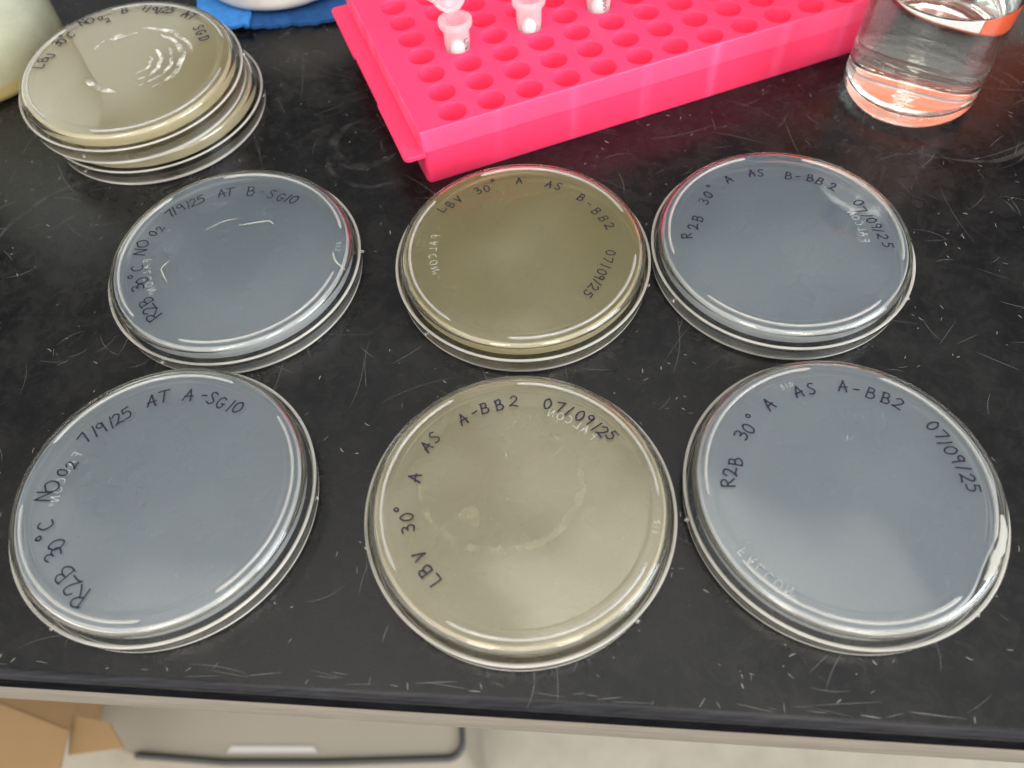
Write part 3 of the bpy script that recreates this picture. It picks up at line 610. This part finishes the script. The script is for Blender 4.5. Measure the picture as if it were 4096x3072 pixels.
def flange_poly(side):
    # outline of the end tab seen from above, with the shallow recess half way
    o = 7.9; n = []
    pts = [(.6, -1.0)] + [(-o + 2.2 + 2.2 * math.cos(R(a)), 1.2 + 2.2 * math.sin(R(a))) for a in (270, 247, 225, 202, 180)]
    pts += [(-o, 34.5), (-o + .3, 35.8), (-o + 1.1, 36.6), (-o + 1.1, 68.2), (-o + .3, 69), (-o, 70.2)]
    pts += [(-o + 2 + 2 * math.cos(R(a)), 105.4 + 2 * math.sin(R(a))) for a in (180, 150, 120, 90)] + [(.6, 107.4)]
    if side: pts = [(LU - x, y) for x, y in pts][::-1]
    return pts[::-1]
for s in (0, 1):
    bm = bmesh.new(); prism(bm, flange_poly(s), 13.6, 15.9)
    bmesh.ops.bevel(bm, geom=[e for e in bm.edges if abs(e.verts[0].co.z - e.verts[1].co.z) < .01], offset=.5, segments=3, affect='EDGES')
    link('handle_tab', bm, M['pink'], rack)

# ------------------------------------------------------------------ microtubes standing in the rack
def microtube(iu, iv, label, capdir, captilt, note=None, capnote=None, dz=0):
    x, y = rk(U0 + PU * iu, V0 + PV * iv)
    t = empty('microtube', (x, y, 0), (0, 0, capdir)); tag(t, label, 'microtube', 'microtubes standing in the pink rack')
    zt = 37 + dz
    bm = bmesh.new()
    o = [(0, 4 + dz), (1.6, 4.2 + dz), (2.3, 6 + dz), (4.85, 20 + dz), (5.0, 24 + dz), (5.2, zt - 3.2), (5.5, zt - 2.6), (6.6, zt - 2.2), (6.75, zt - 1.4), (6.7, zt - .3), (6.3, zt), (4.9, zt), (4.4, zt - .5), (4.35, zt - 3), (4.1, 22 + dz), (1.6, 7 + dz), (0, 5.2 + dz)]
    lathe(bm, o, 48); fixn(bm); link('tube_body', bm, M['tube'], t)
    bm = bmesh.new()
    lathe(bm, [(0, 21 + dz), (2.4, 21.6 + dz), (2.9, 23.6 + dz), (2.7, 25.6 + dz), (1.7, 27.2 + dz), (0, 27.8 + dz)], 24); fixn(bm); link('pellet', bm, M['pellet'], t)
    # hinged cap, folded open behind the rim (local +y is the hinge side)
    bm = bmesh.new()
    lathe(bm, [(0, .9), (4.2, .9), (4.4, -1.2), (4.9, -1.2), (5.1, .8), (6.5, 1.0), (6.7, 1.6), (6.6, 2.2), (6.2, 2.5), (0, 2.3)], 48)
    box(bm, -1.6, 1.6, 6.2, 9.2, 1.3, 2.2)
    pts = [(-3.4, 5.4), (3.4, 5.4), (1.8, 9.4), (0, 10.4), (-1.8, 9.4)]; prism(bm, [(x_, y_) for x_, y_ in pts], 1.2, 2.3)
    fixn(bm)
    c = link('cap', bm, M['tube'], t); c.location = Vector((0, 8.6, zt + 4.2)) * MM; c.rotation_mode = 'ZYX'; c.rotation_euler = captilt
    bm = bmesh.new(); box(bm, -1.5, 1.5, 5.8, 6.9, zt - 1.6, zt - 1.0); box(bm, -1.5, 1.5, 6.4, 7.0, zt - 1.2, zt + 4.0); link('hinge', bm, M['tube'], t)
    if note:
        bm = bmesh.new(); zc = [0]
        for ch, phi, zz, h in note:
            for st in GL.get(ch, [[(.25, .4), (-.05, .5), (-.25, .2)], [(-.02, .1), (.04, -.05)], [(.3, .1), (.28, -.25), (.05, -.5), (-.2, -.45)]]):
                rows = []
                P = smoothline(st, 5); w = .45
                zc[0] += .004
                for i, p in enumerate(P):
                    d = (P[min(len(P) - 1, i + 1)] - P[max(0, i - 1)]).normalized(); nn = Vector((-d.y, d.x)) * w / 2
                    row = []
                    for sgn in (1, -1):
                        uu = p.x * h + nn.x * sgn; vv = p.y * h + nn.y * sgn; rad = 5.28 + zc[0]; an = phi + uu / rad
                        row.append(bm.verts.new((rad * math.sin(an), -rad * math.cos(an), zz + vv)))
                    rows.append(row)
                for a, b in zip(rows, rows[1:]): bm.faces.new((a[0], a[1], b[1], b[0]))
        h_ = link('handwriting', bm, M['ink'], t, smooth=False); h_.rotation_euler.z = -capdir
    if capnote:
        bm = bmesh.new(); zc = [2.56]
        for k, ch in enumerate(capnote): glyph(bm, ch, -1.2 + 2.4 * k, 0, 0, 3.2, .45, zc)
        link('cap_writing', bm, M['ink'], c, smooth=False)
    return t
microtube(1, 3, 'open microtube with its cap hinged back, nearest the left end of the pink rack', R(14), (R(38), R(0), R(75)), note=[('(', .75, 28.5, 4.2)], capnote='10')
microtube(3, 3, 'middle microtube of the three in the pink rack, rim cut by the frame', R(-20), (R(70), 0, 0), dz=.5)
microtube(5, 3, 'microtube furthest right in the pink rack, with ink letters on its wall', R(10), (R(60), 0, 0), note=[('B', .35, 31.5, 2.6), ('S', .35, 28, 2.6)], dz=1)

# ------------------------------------------------------------------ glass bottle of water
BX, BY = 173.0, 273.65
bt = empty('glass_bottle', (BX, BY, 0)); tag(bt, 'clear glass bottle of water standing right of the pink rack', 'bottle')
bm = bmesh.new()
RO = 25.96
o = [(0, 2.2), (8, 2.2), (14, 1.6), (20.5, .5), (22.2, .1), (23.0, .25)] + fil(RO - 4.6, 5.2, 4.6, -62, 0, 6) + [(RO, 66)] + fil(RO - 12, 66, 12, 0, 62, 6) + [(16.2, 80), (16.2, 95), (14.2, 95.2), (13.8, 94), (13.6, 80.5)] + fil(RO - 12, 66, 10, 62, 0, 6) + [(RO - 2.0, 9.5)] + fil(RO - 6.5, 9.5, 4.5, 0, -80, 6) + [(14, 5.0), (0, 5.6)]
lathe(bm, o, 128)
fixn(bm); link('bottle_body', bm, M['glass'], bt)
bm = bmesh.new(); zw = 47.0; ri = RO - 1.93
w = [(0, 5.53), (14, 4.93)] + fil(RO - 6.5, 9.5, 4.57, -80, 0, 6) + [(ri, zw + 1.2), (ri - .5, zw + .35), (ri - 1.6, zw), (0, zw)]
lathe(bm, w, 128); fixn(bm); link('water', bm, M['water'], bt)
bm = bmesh.new()
rb = random.Random(3)
for k in range(16):
    a = rb.uniform(0, 6.28); r = rb.uniform(0, 4.5)
    bmesh.ops.create_icosphere(bm, subdivisions=2, radius=rb.uniform(.4, .9), matrix=Matrix.Translation((r * math.cos(a) - 1, r * math.sin(a) - 3, 5.6)) @ Matrix.Diagonal((1.4, .8, .5, 1)))
for k in range(22):
    a = R(-122 + 2.6 * k + rb.uniform(-.6, .6)); r = RO - rb.uniform(3.4, 5.2)
    bmesh.ops.create_icosphere(bm, subdivisions=2, radius=rb.uniform(.3, .6), matrix=Matrix.Translation((r * math.cos(a), r * math.sin(a), rb.uniform(4.5, 6))) @ Matrix.Diagonal((1, 1, .8, 1)))
link('base_embossing', bm, M['glass'], bt)
# the orange and white carton behind the bottle that its glass and water pick up
ct = empty('carton', (205, 341, 0), (0, 0, R(-8))); tag(ct, 'orange carton with a white panel standing behind the glass bottle', 'carton')
bm = bmesh.new(); box(bm, -60, 70, 0, 50, 0.05, 84)
bmesh.ops.bevel(bm, geom=bm.edges[:], offset=1.2, segments=2, affect='EDGES'); link('carton_body', bm, M['orange'], ct)
bm = bmesh.new(); box(bm, -2, 67, -.4, -.05, 1.5, 24); link('white_panel', bm, M['white'], ct)

# ------------------------------------------------------------------ jug, towel, dish at the back left
m, t_, o_ = mat('fogged_jug_wall')
tcn = node(t_, 'ShaderNodeTexCoord'); sp_ = node(t_, 'ShaderNodeSeparateXYZ', {0: tcn.outputs['Object']})
nz = node(t_, 'ShaderNodeTexNoise', {'Vector': tcn.outputs['Object'], 'Scale': 45.0, 'Detail': 8.0, 'Roughness': .7, 'Distortion': .8})
ad = node(t_, 'ShaderNodeMath', {0: sp_.outputs['Z'], 1: 0.012}, operation='ADD')
fac = node(t_, 'ShaderNodeMapRange', {0: nz.outputs['Fac'], 1: .3, 2: .7, 3: .70, 4: 1.0})
zf = node(t_, 'ShaderNodeMapRange', {0: sp_.outputs['Z'], 1: 0.004, 2: 0.055, 3: 0.8, 4: 1.0})
fac = node(t_, 'ShaderNodeMath', {0: fac.outputs[0], 1: zf.outputs[0]}, operation='MULTIPLY')
g_ = node(t_, 'ShaderNodeBsdfGlass', {'Color': (.98, .99, .96, 1), 'IOR': 1.1, 'Roughness': .25})
vr = node(t_, 'ShaderNodeValToRGB', {0: node(t_, 'ShaderNodeMath', {0: sp_.outputs['Z'], 1: 14.0}, operation='MULTIPLY').outputs[0]})
er = vr.color_ramp.elements; er[0].position = .09; er[0].color = (.60, .47, .20, 1); er[1].position = .95; er[1].color = (.84, .90, .87, 1)
for q_, c__ in ((.12, (.58, .55, .36, 1)), (.45, (.60, .61, .46, 1))): e_ = er.new(q_); e_.color = c__
d_ = node(t_, 'ShaderNodeBsdfDiffuse', {'Color': vr.outputs[0]}); tr_ = node(t_, 'ShaderNodeBsdfTranslucent', {'Color': (.88, .91, .86, 1)})
a_ = node(t_, 'ShaderNodeMixShader', {0: .12, 1: d_.outputs[0], 2: tr_.outputs[0]})
b_ = node(t_, 'ShaderNodeMixShader', {0: fac.outputs[0], 1: g_.outputs[0], 2: a_.outputs[0]})
gl_ = node(t_, 'ShaderNodeBsdfGlossy', {'Roughness': .15}); fr_ = node(t_, 'ShaderNodeFresnel', {0: 1.45})
c_ = node(t_, 'ShaderNodeMixShader', {0: fr_.outputs[0], 1: b_.outputs[0], 2: gl_.outputs[0]})
t_.links.new(c_.outputs[0], o_.inputs[0]); M['jug'] = m
M['medium'] = milky('yellow_medium', (.58, .47, .20), .85, tint=(.95, .85, .5))
jg = empty('storage_jug', (-236.7, 347, 0)); tag(jg, 'fogged translucent jug with yellow medium in its bottom, at the left edge', 'jug')
bm = bmesh.new()
lathe(bm, [(0, .6), (38, .3)] + fil(38.2, 3.6, 3.4, -85, 0, 6) + [(41.6, 90)] + fil(31.6, 90, 10, 0, 60, 5) + [(20, 108), (20, 122), (18.6, 122), (18.6, 107)] + fil(31.6, 90, 8.6, 60, 0, 5) + [(40.2, 4.5)] + fil(37.5, 4.2, 2.7, 0, -90, 4) + [(0, 1.6)], 96)
fixn(bm); link('jug_body', bm, M['jug'], jg)
bm = bmesh.new(); lathe(bm, [(0, 1.7), (37.4, 1.7)] + fil(37.3, 4.3, 2.6, -90, 0, 4) + [(39.9, 12.5), (0, 12.5)], 96); fixn(bm); link('medium', bm, M['medium'], jg)

def towel(x0, x1, y0, y1, z, seed, wav=1.2):
    rt = random.Random(seed); bm = bmesh.new(); nx, ny = 120, 40; th = 1.5
    ph = [rt.uniform(0, 6.28) for _ in range(6)]
    def P(i, j):
        u, v = i / nx, j / ny
        x = x0 + (x1 - x0) * u; y = y0 + (y1 - y0) * v
        e = math.exp(-v * ny / 3.0)
        y += e * (rt.uniform(-.35, .35) + .5 * math.sin(x * .35 + ph[0]) + .4 * math.sin(x * .9 + ph[1]))
        k = math.exp(-u * nx / 3.0) if True else 0
        x += k * (rt.uniform(-.4, .4) + .5 * math.sin(y * .6 + ph[4])) - math.exp(-(1 - u) * nx / 3.0) * rt.uniform(-.4, .4)
        zz = z + wav * (.5 + .25 * math.sin(x * .12 + ph[2]) + .25 * math.sin(y * .17 + x * .05 + ph[3]))
        return x, y, zz
    T = [[P(i, j) for j in range(ny + 1)] for i in range(nx + 1)]
    A = [[bm.verts.new((a, b, c + th)) for a, b, c in r] for r in T]; B = [[bm.verts.new((a, b, max(.05, c))) for a, b, c in r] for r in T]
    for i in range(nx):
        for j in range(ny):
            bm.faces.new((A[i][j], A[i + 1][j], A[i + 1][j + 1], A[i][j + 1])); bm.faces.new((B[i][j], B[i][j + 1], B[i + 1][j + 1], B[i + 1][j]))
    for i in range(nx): bm.faces.new((A[i][0], B[i][0], B[i + 1][0], A[i + 1][0])); bm.faces.new((A[i][ny], A[i + 1][ny], B[i + 1][ny], B[i][ny]))
    for j in range(ny): bm.faces.new((A[0][j], A[0][j + 1], B[0][j + 1], B[0][j])); bm.faces.new((A[nx][j], B[nx][j], B[nx][j + 1], A[nx][j + 1]))
    return bm
tw = empty('towel', (0, 0, 0)); tag(tw, 'blue lint towel lying flat under the white dish behind the stacked plates', 'towel')
link('towel_sheet', towel(-112, 4, 353, 470, .1, 4), M['towel'], tw)
f_ = link('towel_flap', towel(-136, -109, 351, 470, 2.6, 9, .8), M['flap'], tw)
wd = empty('ceramic_dish', (-97.5, 396, 4)); tag(wd, 'cream marbled round dish on the blue towel at the top edge', 'dish')
bm = bmesh.new(); lathe(bm, [(0, 0), (32, 0)] + fil(33, 6, 6, -90, 0, 6) + [(41, 22), (41.6, 24), (40.5, 24.4), (37, 8), (33, 5), (0, 4.6)], 96); fixn(bm)
link('dish_wall', bm, M['stone'], wd)

# ------------------------------------------------------------------ things on the floor below the bench edge
bx = empty('cardboard_box', (0, 0, -900)); tag(bx, 'open brown cardboard box under the left end of the bench', 'box')
bm = bmesh.new()
zb = 450
P4 = [(-374, 141), (-374, 60), (-620, 40), (-620, 230), (-440, 170)]
prism(bm, [(-374, 141), (-373, 80), (-600, 80), (-600, 232)][::-1], zb - 1, zb + 1); link('near_flap', bm, M['card'], bx, smooth=False)
bm = bmesh.new()
v = [bm.verts.new(p) for p in ((-600, 232, zb), (-374, 141, zb), (-404, 330, zb - 60), (-600, 380, zb - 60))]; bm.faces.new(v)
v2 = [bm.verts.new(p) for p in ((-600, 232, zb - 3), (-374, 141, zb - 3), (-404, 330, zb - 63), (-600, 380, zb - 63))]; bm.faces.new(v2[::-1])
for k in range(4): bm.faces.new((v[k], v2[k], v2[(k + 1) % 4], v[(k + 1) % 4]))
fixn(bm); link('far_flap', bm, M['card'], bx, smooth=False)
bm = bmesh.new(); prism(bm, [(-379, 154), (-374, 124), (-330, 126), (-346, 146)], zb - 9, zb - 7); fixn(bm); link('side_flap', bm, M['card'], bx, smooth=False)
bm = bmesh.new(); prism(bm, [(-430, 170), (-430, 400), (-600, 400), (-600, 240)], 0, zb - 70); fixn(bm); link('box_wall', bm, M['card'], bx, smooth=False)

tub = empty('storage_tub', (0, 0, -900)); tag(tub, 'smoky grey plastic tub with a dark rim and white strip below the bench', 'tub')
TZ = 300
path = [(-73, 420), (-73.4, 137)] + [(-87 + 13.6 * math.cos(R(a)), 134 + 13.6 * math.sin(R(a))) for a in (0, -22, -45, -68, -90)] + [(-204, 125.6), (-300, 132.5), (-387, 144.9), (-444, 165), (-460, 260), (-460, 420)]
bm = bmesh.new(); prism(bm, path, 0, TZ - 4); fixn(bm); link('tub_body', bm, M['tub'], tub, smooth=False)
bm = bmesh.new()
cu = [Vector(p) for p in path[:-3]]
rows = []
for i, p in enumerate(cu):
    d = (cu[min(len(cu) - 1, i + 1)] - cu[max(0, i - 1)]).normalized(); nn = Vector((-d.y, d.x))
    rows.append([bm.verts.new((p.x + nn.x * a, p.y + nn.y * a, TZ - 5 + b)) for a, b in ((-2.6, 0), (-2.6, 6), (0, 8), (2.6, 6), (2.6, 0))])
for a, b in zip(rows, rows[1:]):
    for i in range(5): bm.faces.new((a[i], a[(i + 1) % 5], b[(i + 1) % 5], b[i]))
bm.faces.new(rows[0]); bm.faces.new(rows[-1][::-1]); fixn(bm); link('tub_rim', bm, M['rim'], tub)
bm = bmesh.new(); prism(bm, [(-296, 147), (-216.7, 141), (-212, 135.5), (-300, 141.5)][::-1], TZ - 3.9, TZ - 2.5); fixn(bm); link('white_strip', bm, M['strip'], tub, smooth=False)
